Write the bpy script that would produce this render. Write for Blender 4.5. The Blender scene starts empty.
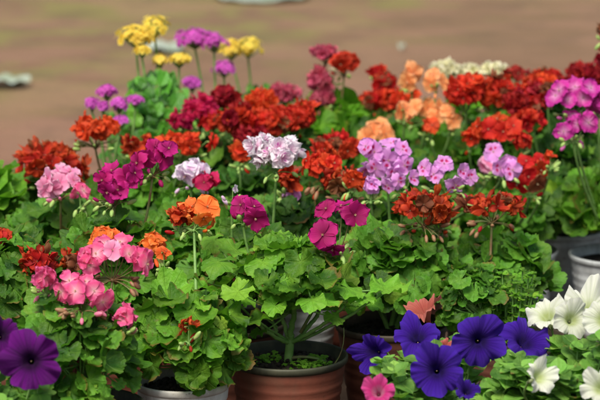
import bpy, math, random
import numpy as np
from mathutils import Vector, Matrix

random.seed(7); rng = np.random.default_rng(11)
S = bpy.context.scene
COL = S.collection
PI = math.pi

# ------------------------------------------------------------------ camera
CAMZ, PITCH, LENS = 0.90, math.radians(11.0), 135.0
K = 36.0 / LENS / 600.0
cam = bpy.data.cameras.new('camera'); camo = bpy.data.objects.new('camera', cam); COL.objects.link(camo)
camo.location = (0, 0, CAMZ); camo.rotation_euler = (PI/2 - PITCH, 0, 0)
cam.lens = LENS; cam.sensor_width = 36; cam.clip_end = 500; cam.clip_start = 0.05
cam.dof.use_dof = True; cam.dof.focus_distance = 2.86; cam.dof.aperture_fstop = 7.1
S.camera = camo

def at(px, py, Y):
    """point of the place that the photograph shows at (px,py), Y metres in front of the photographer"""
    x = (px-300)*K; v = (200-py)*K
    dy = math.cos(PITCH) + v*math.sin(PITCH); dz = -math.sin(PITCH) + v*math.cos(PITCH)
    t = Y/dy
    return Vector((x*t, Y, CAMZ + dz*t))
def mpp(Y): return Y*1.02*K

# ------------------------------------------------------------------ world and light
w = bpy.data.worlds.new('World'); S.world = w; w.use_nodes = True
nt = w.node_tree; bg = nt.nodes['Background']
sky = nt.nodes.new('ShaderNodeTexSky'); sky.sky_type = 'NISHITA'; sky.sun_disc = False
SE, SR = math.radians(58), math.radians(200)
sky.sun_elevation = SE; sky.sun_rotation = SR; sky.air_density = 1.4; sky.dust_density = 4.0; sky.ozone_density = 1.0
nt.links.new(sky.outputs[0], bg.inputs[0]); bg.inputs[1].default_value = 0.125
sun = bpy.data.lights.new('sun', 'SUN'); sun.energy = 4.3; sun.angle = math.radians(24); sun.color = (1, .95, .86)
so = bpy.data.objects.new('sun', sun); COL.objects.link(so)
sd = Vector((math.sin(SR)*math.cos(SE), math.cos(SR)*math.cos(SE), math.sin(SE)))
so.rotation_euler = sd.to_track_quat('Z', 'Y').to_euler(); so.location = (0, 0, 6)
S.view_settings.view_transform = 'Standard'; S.view_settings.look = 'None'; S.view_settings.exposure = 0
S.cycles.max_bounces = 7; S.cycles.diffuse_bounces = 4; S.cycles.transmission_bounces = 4
S.cycles.transparent_max_bounces = 4; S.cycles.caustics_reflective = False; S.cycles.caustics_refractive = False

# ------------------------------------------------------------------ mesh builder
class MB:
    def __init__(s): s.v=[]; s.f=[]; s.a=[]; s.n=0; s.m=[]
    def add(s, v, f, a, mi=0):
        v = np.asarray(v, float); f = np.asarray(f, int)
        s.v.append(v); s.f.append(f+s.n); s.n += len(v)
        a = np.asarray(a, float)
        if a.ndim == 1: a = np.tile(a, (len(v), 1))
        s.a.append(a); s.m.append(np.full(len(f), mi, int))
    def mesh(s, name, mats):
        me = bpy.data.meshes.new(name)
        if not s.v: s.add([(0,0,0)]*4, [(0,1,2,3)], (0,0,0))
        v = np.concatenate(s.v); f = np.concatenate(s.f); a = np.concatenate(s.a); m = np.concatenate(s.m)
        me.vertices.add(len(v)); me.vertices.foreach_set('co', v.ravel())
        me.loops.add(len(f)*4); me.loops.foreach_set('vertex_index', f.ravel())
        me.polygons.add(len(f)); me.polygons.foreach_set('loop_start', np.arange(len(f))*4)
        me.polygons.foreach_set('loop_total', np.full(len(f), 4))
        at_ = me.attributes.new('lv', 'FLOAT_VECTOR', 'POINT'); at_.data.foreach_set('vector', a.ravel())
        me.update(calc_edges=True)
        me.polygons.foreach_set('use_smooth', np.ones(len(f), bool)); me.polygons.foreach_set('material_index', m)
        for mt in (mats if isinstance(mats, (list, tuple)) else [mats]): me.materials.append(mt)
        me.validate()
        return me
    def build(s, name, mats, parent=None, loc=(0,0,0)):
        o = bpy.data.objects.new(name, s.mesh(name, mats)); COL.objects.link(o); o.parent = parent; o.location = loc
        return o

def gridfaces(nu, nv, wrap=False):
    f = []
    for i in range(nu - (0 if wrap else 1)):
        i2 = (i+1) % nu
        for j in range(nv-1): f.append((i*nv+j, i2*nv+j, i2*nv+j+1, i*nv+j+1))
    return np.array(f)
def tube(mb, pts, r0, r1, a=(0,0,0), n=6, mi=0):
    pts = [Vector(p) for p in pts]; V = []; ref = Vector((.3,.9,.2))
    for i, p in enumerate(pts):
        d = (pts[min(i+1, len(pts)-1)] - pts[max(i-1, 0)]).normalized()
        u = d.cross(ref)
        if u.length < .05: u = d.cross(Vector((1,0,0)))
        u.normalize(); v = d.cross(u); r = r0 + (r1-r0)*i/(len(pts)-1)
        for k in range(n):
            t = 2*PI*k/n; V.append(p + (u*math.cos(t) + v*math.sin(t))*r)
    f = []
    for i in range(len(pts)-1):
        for k in range(n): f.append((i*n+k, i*n+(k+1)%n, (i+1)*n+(k+1)%n, (i+1)*n+k))
    mb.add([tuple(q) for q in V], f, a, mi)
def bez(p0, p1, p2, n=7):
    p0, p1, p2 = Vector(p0), Vector(p1), Vector(p2)
    return [p0*(1-t)**2 + p1*2*t*(1-t) + p2*t*t for t in [i/(n-1) for i in range(n)]]
def blob(mb, c, rx, rz, d=(0,0,1), a=(0,0,0), n=7, m=5, mi=0):
    d = Vector(d).normalized(); q = d.to_track_quat('Z', 'Y').to_matrix()
    V = []
    for i in range(n):
        for j in range(m):
            ph = PI*(j/(m-1)); th = 2*PI*i/n
            rr = max(math.sin(ph), .03)
            V.append(Vector(c) + q @ Vector((rx*rr*math.cos(th), rx*rr*math.sin(th), -rz*math.cos(ph))))
    mb.add([tuple(v) for v in V], gridfaces(n, m, True), a, mi)
def lathe(mb, prof, n=64, a=(0,0,0), wob=0, mi=0):
    V = []
    for i in range(n):
        th = 2*PI*i/n; k = 1 + wob*math.sin(2*th+.6)
        for r, z in prof: V.append((r*k*math.cos(th), r*k*math.sin(th), z))
    mb.add(V, gridfaces(n, len(prof), True), a, mi)

# ------------------------------------------------------------------ materials
def mat(name):
    m = bpy.data.materials.new(name); m.use_nodes = True
    n = m.node_tree; return m, n, n.nodes['Principled BSDF'], n.nodes['Material Output']
def N(n, t, **k):
    x = n.nodes.new(t)
    for a, b in k.items(): setattr(x, a, b)
    return x
def math_(n, op, a, b=None, c=None, clamp=False):
    x = N(n, 'ShaderNodeMath', operation=op, use_clamp=clamp)
    for i, q in enumerate((a, b, c)):
        if q is None: continue
        if isinstance(q, (int, float)): x.inputs[i].default_value = q
        else: n.links.new(q, x.inputs[i])
    return x.outputs[0]
def mix(n, f, a, b, mode='MIX'):
    x = N(n, 'ShaderNodeMix', data_type='RGBA', blend_type=mode)
    for s, q in ((0, f), (6, a), (7, b)):
        if isinstance(q, (int, float)): x.inputs[s].default_value = q
        elif isinstance(q, tuple): x.inputs[s].default_value = (*q[:3], 1)
        else: n.links.new(q, x.inputs[s])
    return x.outputs[2]
def noise(n, scale, detail=3, rough=.55, vec=None, coord='Object'):
    x = N(n, 'ShaderNodeTexNoise'); x.inputs['Scale'].default_value = scale
    x.inputs['Detail'].default_value = detail; x.inputs['Roughness'].default_value = rough
    if vec is None: vec = N(n, 'ShaderNodeTexCoord').outputs[coord]
    n.links.new(vec, x.inputs['Vector']); return x.outputs[0]
def ramp(n, fac, stops):
    r = N(n, 'ShaderNodeValToRGB'); e = r.color_ramp.elements
    while len(e) < len(stops): e.new(.5)
    for i, (p, c) in enumerate(stops):
        e[i].position = p; e[i].color = (*c, 1) if isinstance(c, tuple) else (c, c, c, 1)
    n.links.new(fac, r.inputs[0]); return r.outputs[0]
def smooth(n, fac, lo, hi): 
    x = N(n, 'ShaderNodeMapRange', interpolation_type='SMOOTHSTEP'); n.links.new(fac, x.inputs[0])
    x.inputs[1].default_value = lo; x.inputs[2].default_value = hi; return x.outputs[0]
def attr(n):
    a = N(n, 'ShaderNodeAttribute'); a.attribute_name = 'lv'
    s = N(n, 'ShaderNodeSeparateXYZ'); n.links.new(a.outputs['Vector'], s.inputs[0]); return s.outputs
def thin(n, out, bsdf, colour, amount, normal=None):
    t = N(n, 'ShaderNodeBsdfTranslucent'); n.links.new(colour, t.inputs[0])
    mx = N(n, 'ShaderNodeMixShader'); mx.inputs[0].default_value = amount
    n.links.new(bsdf.outputs[0], mx.inputs[1]); n.links.new(t.outputs[0], mx.inputs[2]); n.links.new(mx.outputs[0], out.inputs[0])
    if normal is not None: n.links.new(normal, bsdf.inputs['Normal'])
def bump(n, h, st, dist=.002):
    b = N(n, 'ShaderNodeBump'); b.inputs['Strength'].default_value = st; b.inputs['Distance'].default_value = dist
    n.links.new(h, b.inputs['Height']); return b.outputs[0]

def leaf_mat(name, dark, light, yellow, zone=.0, trans=.33, rough=.5, veins=7):
    """lv = (x, y in the leaf's own plane, random per leaf)"""
    m, n, b, out = mat(name); x, y, r = attr(n)
    ang = math_(n, 'ARCTAN2', x, y); rad = math_(n, 'SQRT', math_(n, 'ADD', math_(n, 'MULTIPLY', x, x), math_(n, 'MULTIPLY', y, y)))
    base = mix(n, smooth(n, r, .05, .95), tuple(q*.5 for q in dark), light)
    base = mix(n, math_(n, 'MULTIPLY', smooth(n, r, .93, 1.0), .8), base, yellow)
    nz = noise(n, 38, 4)
    base = mix(n, math_(n, 'MULTIPLY', smooth(n, nz, .35, .75), .5), base, mix(n, .5, light, yellow))
    nz2 = noise(n, 160, 3)
    base = mix(n, math_(n, 'MULTIPLY', smooth(n, nz2, .5, .75), .25), base, dark)
    # palmate veins and the lighter margin
    if veins:
        w_ = math_(n, 'ABSOLUTE', math_(n, 'SINE', math_(n, 'MULTIPLY', ang, veins/2)))
        vein = math_(n, 'MULTIPLY', math_(n, 'SUBTRACT', 1, smooth(n, math_(n, 'MULTIPLY', w_, rad), .02, .12)), .75)
        w2 = math_(n, 'ABSOLUTE', math_(n, 'SINE', math_(n, 'ADD', math_(n, 'MULTIPLY', rad, 16), math_(n, 'MULTIPLY', w_, 5))))
        v2 = math_(n, 'MULTIPLY', math_(n, 'SUBTRACT', 1, smooth(n, w2, .0, .35)), .16)
        vein = math_(n, 'MAXIMUM', vein, v2)
    else:
        vein = math_(n, 'SUBTRACT', 1, smooth(n, math_(n, 'ABSOLUTE', x), .01, .06))
    base = mix(n, math_(n, 'MULTIPLY', vein, .22), base, mix(n, .5, light, yellow))
    if zone > 0:
        zr = math_(n, 'MULTIPLY', smooth(n, rad, .35, .5), math_(n, 'SUBTRACT', 1, smooth(n, rad, .55, .75)))
        base = mix(n, math_(n, 'MULTIPLY', zr, zone), base, tuple(c*.45 for c in dark))
    br = math_(n, 'MULTIPLY', smooth(n, math_(n, 'ADD', rad, math_(n, 'MULTIPLY', noise(n, 70, 3), .5)), 1.08, 1.25), smooth(n, math_(n, 'FRACT', math_(n, 'MULTIPLY', r, 7.3)), .72, .8))
    base = mix(n, math_(n, 'MULTIPLY', br, .75), base, (.20,.10,.03))
    hole = math_(n, 'MULTIPLY', smooth(n, noise(n, 105, 2), .68, .72), smooth(n, math_(n, 'FRACT', math_(n, 'MULTIPLY', r, 13.7)), .5, .6))
    base = mix(n, math_(n, 'MULTIPLY', hole, .6), base, (.10,.07,.02))
    g = N(n, 'ShaderNodeNewGeometry')
    base = mix(n, math_(n, 'MULTIPLY', g.outputs['Backfacing'], .3), base, (light[0]*1.25, light[1]*1.05, light[2]*1.6))
    n.links.new(base, b.inputs['Base Color']); b.inputs['Roughness'].default_value = rough
    b.inputs['Specular IOR Level'].default_value = .26
    tc = mix(n, .5, base, (light[0]*1.6, light[1]*1.7, .02))
    h = math_(n, 'ADD', math_(n, 'MULTIPLY', vein, -.7), math_(n, 'MULTIPLY', noise(n, 150, 4), 2.2))
    thin(n, out, b, tc, trans, bump(n, h, .8, .0014))
    return m

LEAF = {
 'bright': leaf_mat('leaf_bright', (.048,.165,.014), (.160,.420,.030), (.34,.50,.05), .08),
 'mid':    leaf_mat('leaf_mid', (.028,.118,.014), (.112,.325,.030), (.28,.42,.04), .2),
 'dark':   leaf_mat('leaf_dark', (.015,.074,.014), (.072,.230,.030), (.20,.33,.03), .2),
 'back':   leaf_mat('leaf_back', (.045,.18,.010), (.14,.40,.020), (.24,.45,.03), 0),
 'petunia':leaf_mat('leaf_petunia', (.070,.210,.030), (.190,.430,.065), (.34,.50,.09), 0, .3, .55, 0),
 'kalan':  leaf_mat('leaf_fleshy', (.022,.120,.014), (.080,.30,.024), (.18,.40,.04), 0, .15, .36, 0),
}
def stem_mat(name, c1, c2):
    m, n, b, out = mat(name)
    c = mix(n, smooth(n, noise(n, 45, 3), .35, .65), c1, c2)
    n.links.new(c, b.inputs['Base Color']); b.inputs['Roughness'].default_value = .6
    n.links.new(bump(n, noise(n, 300, 2), .4, .001), b.inputs['Normal'])
    return m
STEM = {'green': stem_mat('stem_green', (.12,.26,.05), (.20,.36,.09)), 'red': stem_mat('stem_reddish', (.16,.09,.035), (.13,.19,.05)),
        'wood': stem_mat('stem_woody', (.13,.10,.045), (.12,.20,.05))}
BUD = {'green': stem_mat('bud_green', (.22,.38,.08), (.42,.52,.16)), 'dull': stem_mat('bud_withered', (.26,.16,.07), (.30,.10,.06))}

_pm = {}
def petal_mat(key, c0, c1, c2, spot=None, var=.22, trans=.42, rough=.55, veinc=None, edge=0.0):
    """lv = (across -1..1, along 0..1, random per petal)"""
    m, n, b, out = mat('petal_'+key); x, y, r = attr(n)
    oi = N(n, 'ShaderNodeObjectInfo')
    c = ramp(n, y, [(0.0, c0), (.32, mixc(c0, c1, .7)), (.6, c1), (1.0, c2)])
    rr = math_(n, 'FRACT', math_(n, 'ADD', r, oi.outputs['Random']))
    hsv = N(n, 'ShaderNodeHueSaturation')
    n.links.new(math_(n, 'ADD', .5, math_(n, 'MULTIPLY', math_(n, 'SUBTRACT', oi.outputs['Random'], .5), .016*var/.25)), hsv.inputs['Hue'])
    n.links.new(math_(n, 'ADD', 1.02-var, math_(n, 'MULTIPLY', rr, var*1.8)), hsv.inputs['Value'])
    n.links.new(c, hsv.inputs['Color']); c = hsv.outputs[0]
    wv = math_(n, 'ABSOLUTE', math_(n, 'SINE', math_(n, 'ADD', math_(n, 'MULTIPLY', x, 11), math_(n, 'MULTIPLY', noise(n, 60, 2), 3))))
    vein = math_(n, 'MULTIPLY', math_(n, 'SUBTRACT', 1, smooth(n, wv, 0, .5)), math_(n, 'SUBTRACT', 1.1, y))
    vc = veinc if veinc else tuple(q*.5 for q in c1)
    c = mix(n, math_(n, 'MULTIPLY', vein, .22, clamp=True), c, vc)
    if spot:
        sp = math_(n, 'MULTIPLY', smooth(n, y, .18, .30), math_(n, 'SUBTRACT', 1, smooth(n, y, .40, .56)))
        sp = math_(n, 'MULTIPLY', sp, math_(n, 'SUBTRACT', 1, smooth(n, math_(n, 'ABSOLUTE', x), .2, .75)))
        sp = math_(n, 'MULTIPLY', sp, math_(n, 'GREATER_THAN', r, .45))
        c = mix(n, sp, c, spot)
    if edge:
        c = mix(n, math_(n, 'MULTIPLY', smooth(n, noise(n, 90, 3), .5, .72), edge), c, tuple(q*.35 for q in c1))
    n.links.new(c, b.inputs['Base Color']); b.inputs['Roughness'].default_value = rough
    b.inputs['Specular IOR Level'].default_value = .25
    n.links.new(c, b.inputs['Sheen Tint']); b.inputs['Sheen Weight'].default_value = .12; b.inputs['Sheen Roughness'].default_value = .4
    h = math_(n, 'ADD', math_(n, 'MULTIPLY', wv, .5), noise(n, 140, 3))
    thin(n, out, b, c, trans, bump(n, h, .3, .0008))
    return m
def mixc(a, b, t): return tuple(a[i]*(1-t)+b[i]*t for i in range(3))

FL = {
 'scarlet': dict(c0=(.48,.018,.008), c1=(.74,.060,.016), c2=(.84,.10,.035), edge=.15),
 'red':     dict(c0=(.36,.010,.006), c1=(.62,.034,.016), c2=(.74,.062,.028), edge=.2),
 'rust':    dict(c0=(.28,.012,.008), c1=(.52,.036,.013), c2=(.68,.085,.027), edge=.45, var=.35),
 'withered': dict(c0=(.16,.05,.02), c1=(.26,.085,.035), c2=(.34,.14,.06), edge=.4),
 'darkred': dict(c0=(.20,.006,.010), c1=(.40,.016,.022), c2=(.54,.030,.032), edge=.35),
 'crimson': dict(c0=(.30,.006,.03), c1=(.58,.014,.085), c2=(.70,.026,.13), edge=.2),
 'magenta': dict(c0=(.22,.004,.06), c1=(.48,.010,.17), c2=(.60,.020,.26), veinc=(.16,.002,.04)),
 'orange':  dict(c0=(.70,.11,.02), c1=(.95,.20,.035), c2=(.97,.32,.09)),
 'peach':   dict(c0=(.95,.28,.09), c1=(.98,.42,.16), c2=(.98,.58,.30), var=.1),
 'pink':    dict(c0=(.95,.65,.68), c1=(.84,.09,.28), c2=(.93,.21,.42), veinc=(.75,.05,.20), var=.12),
 'palepink':dict(c0=(.80,.16,.38), c1=(.92,.38,.60), c2=(.96,.62,.76), var=.1),
 'blush':   dict(c0=(.88,.45,.70), c1=(.95,.84,.91), c2=(.97,.94,.96), var=.05, spot=(.66,.14,.50)),
 'lilacwhite':dict(c0=(.72,.35,.66), c1=(.92,.76,.91), c2=(.96,.92,.96), var=.05),
 'lilac':   dict(c0=(.85,.40,.75), c1=(.82,.34,.80), c2=(.92,.54,.92), spot=(.60,.008,.13), var=.15),
 'orchid':  dict(c0=(.85,.45,.72), c1=(.60,.028,.34), c2=(.68,.07,.44), var=.15),
 'dusty':   dict(c0=(.38,.03,.08), c1=(.64,.10,.18), c2=(.74,.20,.27)),
 'cream':   dict(c0=(.55,.55,.22), c1=(.92,.88,.60), c2=(.95,.93,.78), var=.1),
 'yellow':  dict(c0=(.80,.50,.04), c1=(.95,.74,.10), c2=(.97,.85,.24), var=.12),
 'violet':  dict(c0=(.45,.05,.36), c1=(.66,.10,.54), c2=(.80,.24,.70), var=.2),
}
def fmat(c):
    if c not in _pm: _pm[c] = petal_mat(c, **FL[c])
    return _pm[c]
def petunia_mat(key, throat, body, rim, vein):
    """lv = (angle/2pi, radius 0..1, random)"""
    m, n, b, out = mat('petunia_'+key); x, y, r = attr(n)
    c = ramp(n, y, [(0.0, throat), (.16, throat), (.42, body), (1.0, rim)])
    a5 = math_(n, 'ABSOLUTE', math_(n, 'SINE', math_(n, 'MULTIPLY', x, PI*5)))
    fan = math_(n, 'ABSOLUTE', math_(n, 'SINE', math_(n, 'ADD', math_(n, 'MULTIPLY', x, PI*35), math_(n, 'MULTIPLY', noise(n, 70, 2), 1.8))))
    v = math_(n, 'MAXIMUM', math_(n, 'SUBTRACT', 1, smooth(n, math_(n, 'MULTIPLY', a5, y), 0, .10)),
              math_(n, 'MULTIPLY', math_(n, 'SUBTRACT', 1, smooth(n, fan, 0, .5)), math_(n, 'SUBTRACT', 1, math_(n, 'MULTIPLY', y, .7))))
    c = mix(n, math_(n, 'MULTIPLY', v, .7), c, vein)
    oi = N(n, 'ShaderNodeObjectInfo'); hsv = N(n, 'ShaderNodeHueSaturation')
    n.links.new(math_(n, 'ADD', .85, math_(n, 'MULTIPLY', oi.outputs['Random'], .3)), hsv.inputs['Value'])
    n.links.new(c, hsv.inputs['Color']); c = hsv.outputs[0]
    c = mix(n, math_(n, 'MULTIPLY', smooth(n, noise(n, 55, 3), .4, .7), .25), c, rim)
    n.links.new(c, b.inputs['Base Color']); b.inputs['Roughness'].default_value = .5
    b.inputs['Specular IOR Level'].default_value = .2
    n.links.new(c, b.inputs['Sheen Tint']); b.inputs['Sheen Weight'].default_value = .3; b.inputs['Sheen Roughness'].default_value = .35
    h = math_(n, 'ADD', math_(n, 'MULTIPLY', v, -.8), noise(n, 180, 3))
    thin(n, out, b, c, .25, bump(n, h, .6, .002))
    return m
PET = {
 'violet': petunia_mat('violet', (.008,.001,.014), (.080,.003,.115), (.15,.007,.20), (.018,.001,.03)),
 'blue':   petunia_mat('blue', (.008,.002,.04), (.034,.005,.20), (.066,.018,.38), (.012,.002,.10)),
 'coral':  petunia_mat('coral', (.40,.12,.08), (.46,.10,.075), (.60,.19,.15), (.28,.03,.03)),
 'pink':   petunia_mat('pink', (.6,.25,.35), (.70,.035,.24), (.80,.10,.36), (.50,.01,.13)),
 'white':  petunia_mat('white', (.50,.60,.20), (.80,.84,.66), (.88,.89,.80), (.62,.72,.38)),
}

def pot_mat(name, c, dirt, rimdark, rough=.6):
    m, n, b, out = mat(name)
    tc = N(n, 'ShaderNodeTexCoord'); sp = N(n, 'ShaderNodeSeparateXYZ'); n.links.new(tc.outputs['Object'], sp.inputs[0])
    col = mix(n, smooth(n, noise(n, 14, 5, .65), .35, .7), c, tuple(q*.72 for q in c))
    mp = N(n, 'ShaderNodeMapping'); mp.inputs['Scale'].default_value = (1, 1, .12); n.links.new(tc.outputs['Object'], mp.inputs[0])
    streak = smooth(n, noise(n, 70, 4, .6, vec=mp.outputs[0]), .52, .72)
    col = mix(n, math_(n, 'MULTIPLY', streak, .35), col, dirt)
    z = sp.outputs[2]
    spl = math_(n, 'MULTIPLY', smooth(n, noise(n, 210, 4, .7), .60, .66), smooth(n, noise(n, 22, 2), .45, .6))
    col = mix(n, math_(n, 'MULTIPLY', spl, .7), col, (.05,.032,.02))
    nearrim = math_(n, 'MULTIPLY', smooth(n, z, .085, .135), smooth(n, noise(n, 30, 4), .35, .65))
    col = mix(n, math_(n, 'MULTIPLY', nearrim, rimdark), col, dirt)
    n.links.new(col, b.inputs['Base Color']); b.inputs['Roughness'].default_value = rough; b.inputs['Specular IOR Level'].default_value = .4
    n.links.new(bump(n, noise(n, 180, 4), .25, .001), b.inputs['Normal'])
    return m
POT = {
 'terracotta': (pot_mat('terracotta_plastic', (.235,.070,.042), (.13,.08,.05), .5), pot_mat('rim_green_stained', (.030,.034,.022), (.10,.10,.06), .5)),
 'brown': (pot_mat('brown_plastic', (.15,.048,.030), (.10,.07,.05), .5), pot_mat('rim_brown', (.05,.036,.025), (.11,.09,.06), .5)),
 'white': (pot_mat('white_plastic', (.78,.78,.74), (.22,.20,.14), .5, .75), pot_mat('rim_dusty_white', (.72,.71,.66), (.22,.18,.12), .5, .75)),
 'grey': (pot_mat('grey_plastic', (.76,.80,.80), (.14,.14,.12), .4, .5), pot_mat('rim_grey', (.66,.70,.70), (.12,.12,.1), .5)),
}
m, n, b, out = mat('potting_soil')
c = ramp(n, noise(n, 120, 6, .7), [(.3, (.012,.008,.006)), (.55, (.035,.023,.015)), (.72, (.10,.07,.045))])
n.links.new(c, b.inputs['Base Color']); b.inputs['Roughness'].default_value = .95
n.links.new(bump(n, noise(n, 220, 5, .7), 1, .006), b.inputs['Normal']); SOIL = m

# ------------------------------------------------------------------ leaf and petal templates
def ger_leaf(seg, rings, seed, curly=1.0):
    r_ = random.Random(seed); V = []; A = []
    lob = 7; ph = [r_.uniform(0, 6.28) for _ in range(8)]; cup = r_.uniform(-.25, .55); ruf = r_.uniform(.07, .17)*curly; fold = r_.uniform(-.1, .35)
    depth = [r_.uniform(.07, .22) for _ in range(9)]; ext = [r_.uniform(.92, 1.08) for _ in range(9)]
    a0 = r_.uniform(.05, .30); tilt = [r_.uniform(-.16, .16) for _ in range(9)]; wig = r_.uniform(.05, .14)
    for i in range(seg):
        t = i/(seg-1); phi = -PI + a0 + t*(2*PI - 2*a0)          # angle from the tip (+y)
        pw = phi + wig*math.sin(phi*2+ph[4]) + wig*.6*math.sin(phi*3+ph[5])
        k = abs(math.cos(pw*lob/2)); li = int((pw*lob/(2*PI)) + 4.5) % 9
        R = (1 - depth[li]*(1-k**.36))*(ext[li]*k + 1*(1-k))
        R *= .97 + .055*abs(math.sin(pw*lob*1.5 + PI/2))**.8 + .03*math.sin(phi*5+ph[2]) - .14*abs(phi/PI)**3 + .07*math.sin(phi+ph[0])
        for j in range(rings):
            rr = (j/(rings-1)); rad = R*rr
            z = cup*rad*rad*(1+.5*math.sin(phi+ph[6])) + ruf*.7*math.sin(pw*4.5+ph[1])*rr**2.0 + .10*math.sin(phi*2+ph[2])*rr**1.5
            z += -.035*(1-k)*rr*(1-.3*rr) + tilt[li]*k*rr**2 + fold*abs(math.sin(phi*.5+ph[7]))*rad*rad*.6
            z += ruf*.8*math.sin(phi*6+ph[0])*rr**2.5 + ruf*.35*math.sin(phi*10+ph[5])*rr**4 + ruf*.3*math.sin(phi*17+ph[3])*rr**5 + .025*curly*math.sin(phi*9+rr*11+ph[5])*rr
            V.append((rad*math.sin(phi), rad*math.cos(phi), z)); A.append((rad*math.sin(pw), rad*math.cos(pw), 0))
    return np.array(V), gridfaces(seg, rings), np.array(A)
LHI = [ger_leaf(71, 7, s, .85) for s in range(16)]
LCU = [ger_leaf(71, 8, s+90, 1.15) for s in range(16)]
LLO = [ger_leaf(43, 5, s+50, 1.2) for s in range(12)]
def oval_leaf(seed, wr=.42, nu=7, nv=5, crenate=0):
    r_ = random.Random(seed); V = []; A = []; bend = r_.uniform(-.35, .15); fold = r_.uniform(.05, .3); tw = r_.uniform(-.3, .3)
    nu = 9 if not crenate else 12
    for i in range(nu):
        t = i/(nu-1); wd = wr*math.sin(PI*min(t, 1)**.85)**.75 if 0 < t < 1 else .015
        if crenate: wd *= 1 + .12*math.sin(t*32)
        for j in range(nv):
            s = -1 + 2*j/(nv-1); x = s*wd
            V.append((x, t, bend*t*t + fold*abs(x) + tw*x*t + .03*math.sin(t*9+s*2))); A.append((x, t, 0))
    return np.array(V), gridfaces(nu, nv)[:, ::-1], np.array(A)
LOV = [oval_leaf(s) for s in range(8)]
LKA = [oval_leaf(s+20, .34, crenate=1) for s in range(6)]
LSM = [oval_leaf(s+40, .5, crenate=1) for s in range(6)]

def place(mb, T, pos, nrm, tip, size, rnd, mi=0):
    V, F, A = T; z = Vector(nrm).normalized(); y = Vector(tip) - z*Vector(tip).dot(z)
    if y.length < 1e-3: y = z.orthogonal()
    y.normalize(); x = y.cross(z)
    M = np.array([x, y, z])
    W = (V*size) @ M + np.array(pos); a = A.copy(); a[:, 2] = rnd
    mb.add(W, F, a, mi)

def petal(L, W, lift, curl, ruf, seed, nu=8, nv=7, notch=.05, cup=.15):
    r_ = random.Random(seed); p = [r_.uniform(0, 6.28) for _ in range(3)]; V = []; A = []
    for i in range(nu):
        t = i/(nu-1); wd = W*(max(math.sin(PI*t**1.5), 0)**.55 if 0 < t < 1 else 0) + W*.06
        for j in range(nv):
            s = -1 + 2*j/(nv-1)
            y = t*L*(1 - .14*s*s*t) - notch*L*(1-abs(s))**2*t**6
            z = lift*t*L + curl*t*t*L + cup*s*s*wd*(1-.5*t) + ruf*L*(t**1.5)*math.sin(s*3.2+p[0])*.6 + ruf*L*t**3*math.sin(s*7+p[1])*.5
            V.append((s*wd, y, z)); A.append((s, t, 0))
    return np.array(V), gridfaces(nu, nv), np.array(A)
def rotz(V, a):
    c, s = math.cos(a), math.sin(a); return V @ np.array([[c, s, 0], [-s, c, 0], [0, 0, 1]])
def floret_mb(kind, seed):
    """unit floret: faces +z, petals about 1 long"""
    r_ = random.Random(seed*13+5); mb = MB()
    if kind == 'single':
        for k in range(5):
            V, F, A = petal(r_.uniform(.84, 1.1), r_.uniform(.35, .45), r_.uniform(.05, .4), r_.uniform(-.5, .1), .16, r_.random(), notch=.08)
            V = rotz(V, 2*PI*k/5 + r_.uniform(-.13, .13)); V[:, 2] += .012*k
            A = A.copy(); A[:, 2] = (.75 if k in (0, 1) else .2) + r_.uniform(-.18, .18); mb.add(V, F, A)
    elif kind == 'semi':
        for wh, (nn, L, lift) in enumerate(((5, 1.0, .1), (4, .8, .55), (2, .5, 1.3))):
            for k in range(nn):
                V, F, A = petal(L*r_.uniform(.85, 1.12), L*r_.uniform(.38, .52), lift+r_.uniform(-.2, .3), r_.uniform(-.6, .1), .2, r_.random(), notch=.05, cup=.2)
                V = rotz(V, 2*PI*k/nn + wh*.7 + r_.uniform(-.3, .3)); V[:, 2] += .04*wh
                A = A.copy(); A[:, 2] = r_.random(); mb.add(V, F, A)
    elif kind == 'ragged':
        for k in range(7):
            V, F, A = petal(r_.uniform(.7, 1.1), r_.uniform(.26, .44), r_.uniform(.1, 1.1), r_.uniform(-.9, .5), .38, r_.random(), notch=.14, cup=.4)
            V = rotz(V, 2*PI*k/7 + r_.uniform(-.3, .3)); V[:, 2] += .03*k
            A = A.copy(); A[:, 2] = r_.random(); mb.add(V, F, A)
    elif kind == 'double':
        for wh, (nn, L, lift) in enumerate(((6, 1.0, .0), (5, .86, .55), (4, .66, 1.1), (3, .45, 1.9))):
            for k in range(nn):
                V, F, A = petal(L*r_.uniform(.85, 1.1), L*r_.uniform(.42, .56), lift+r_.uniform(-.15, .3), r_.uniform(-.6, .1), .26, r_.random(), notch=.03, cup=.3)
                V = rotz(V, 2*PI*k/nn + wh*.6 + r_.uniform(-.25, .25)); V[:, 2] += .05*wh
                A = A.copy(); A[:, 2] = r_.random(); A[:, 1] = A[:, 1]*(.7 + .1*(3-wh)); mb.add(V, F, A)
    elif kind == 'tiny':
        for k in range(5 if seed % 2 else 4):
            V, F, A = petal(1, .36, .3, -.2, .05, r_.random(), nu=5, nv=3)
            V = rotz(V, 2*PI*k/(5 if seed % 2 else 4)); A = A.copy(); A[:, 2] = r_.random(); mb.add(V, F, A)
    # short tube and pistil
    if kind != 'tiny':
        for k in range(5):
            t = k*1.256; tube(mb, [(0, 0, 0), (.03*math.cos(t), .03*math.sin(t), .12), (.07*math.cos(t), .07*math.sin(t), .18)], .012, .018, (0, 0, .1), 4, 1)
    tube(mb, [(0, 0, -.45), (0, 0, -.2), (0, 0, .02)], .05, .10, (0, .1, .3), 5, 2)
    return mb
m, n, b, out = mat('stamens'); b.inputs['Base Color'].default_value = (.62,.44,.26,1); b.inputs['Roughness'].default_value = .7; STAM = m
_fc = {}
def floret_mesh(kind, colour, v):
    k = (kind, colour, v)
    if k not in _fc: _fc[k] = floret_mb(kind, v).mesh('floret', [fmat(colour), STAM, BUD['green']])
    return _fc[k]

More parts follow.
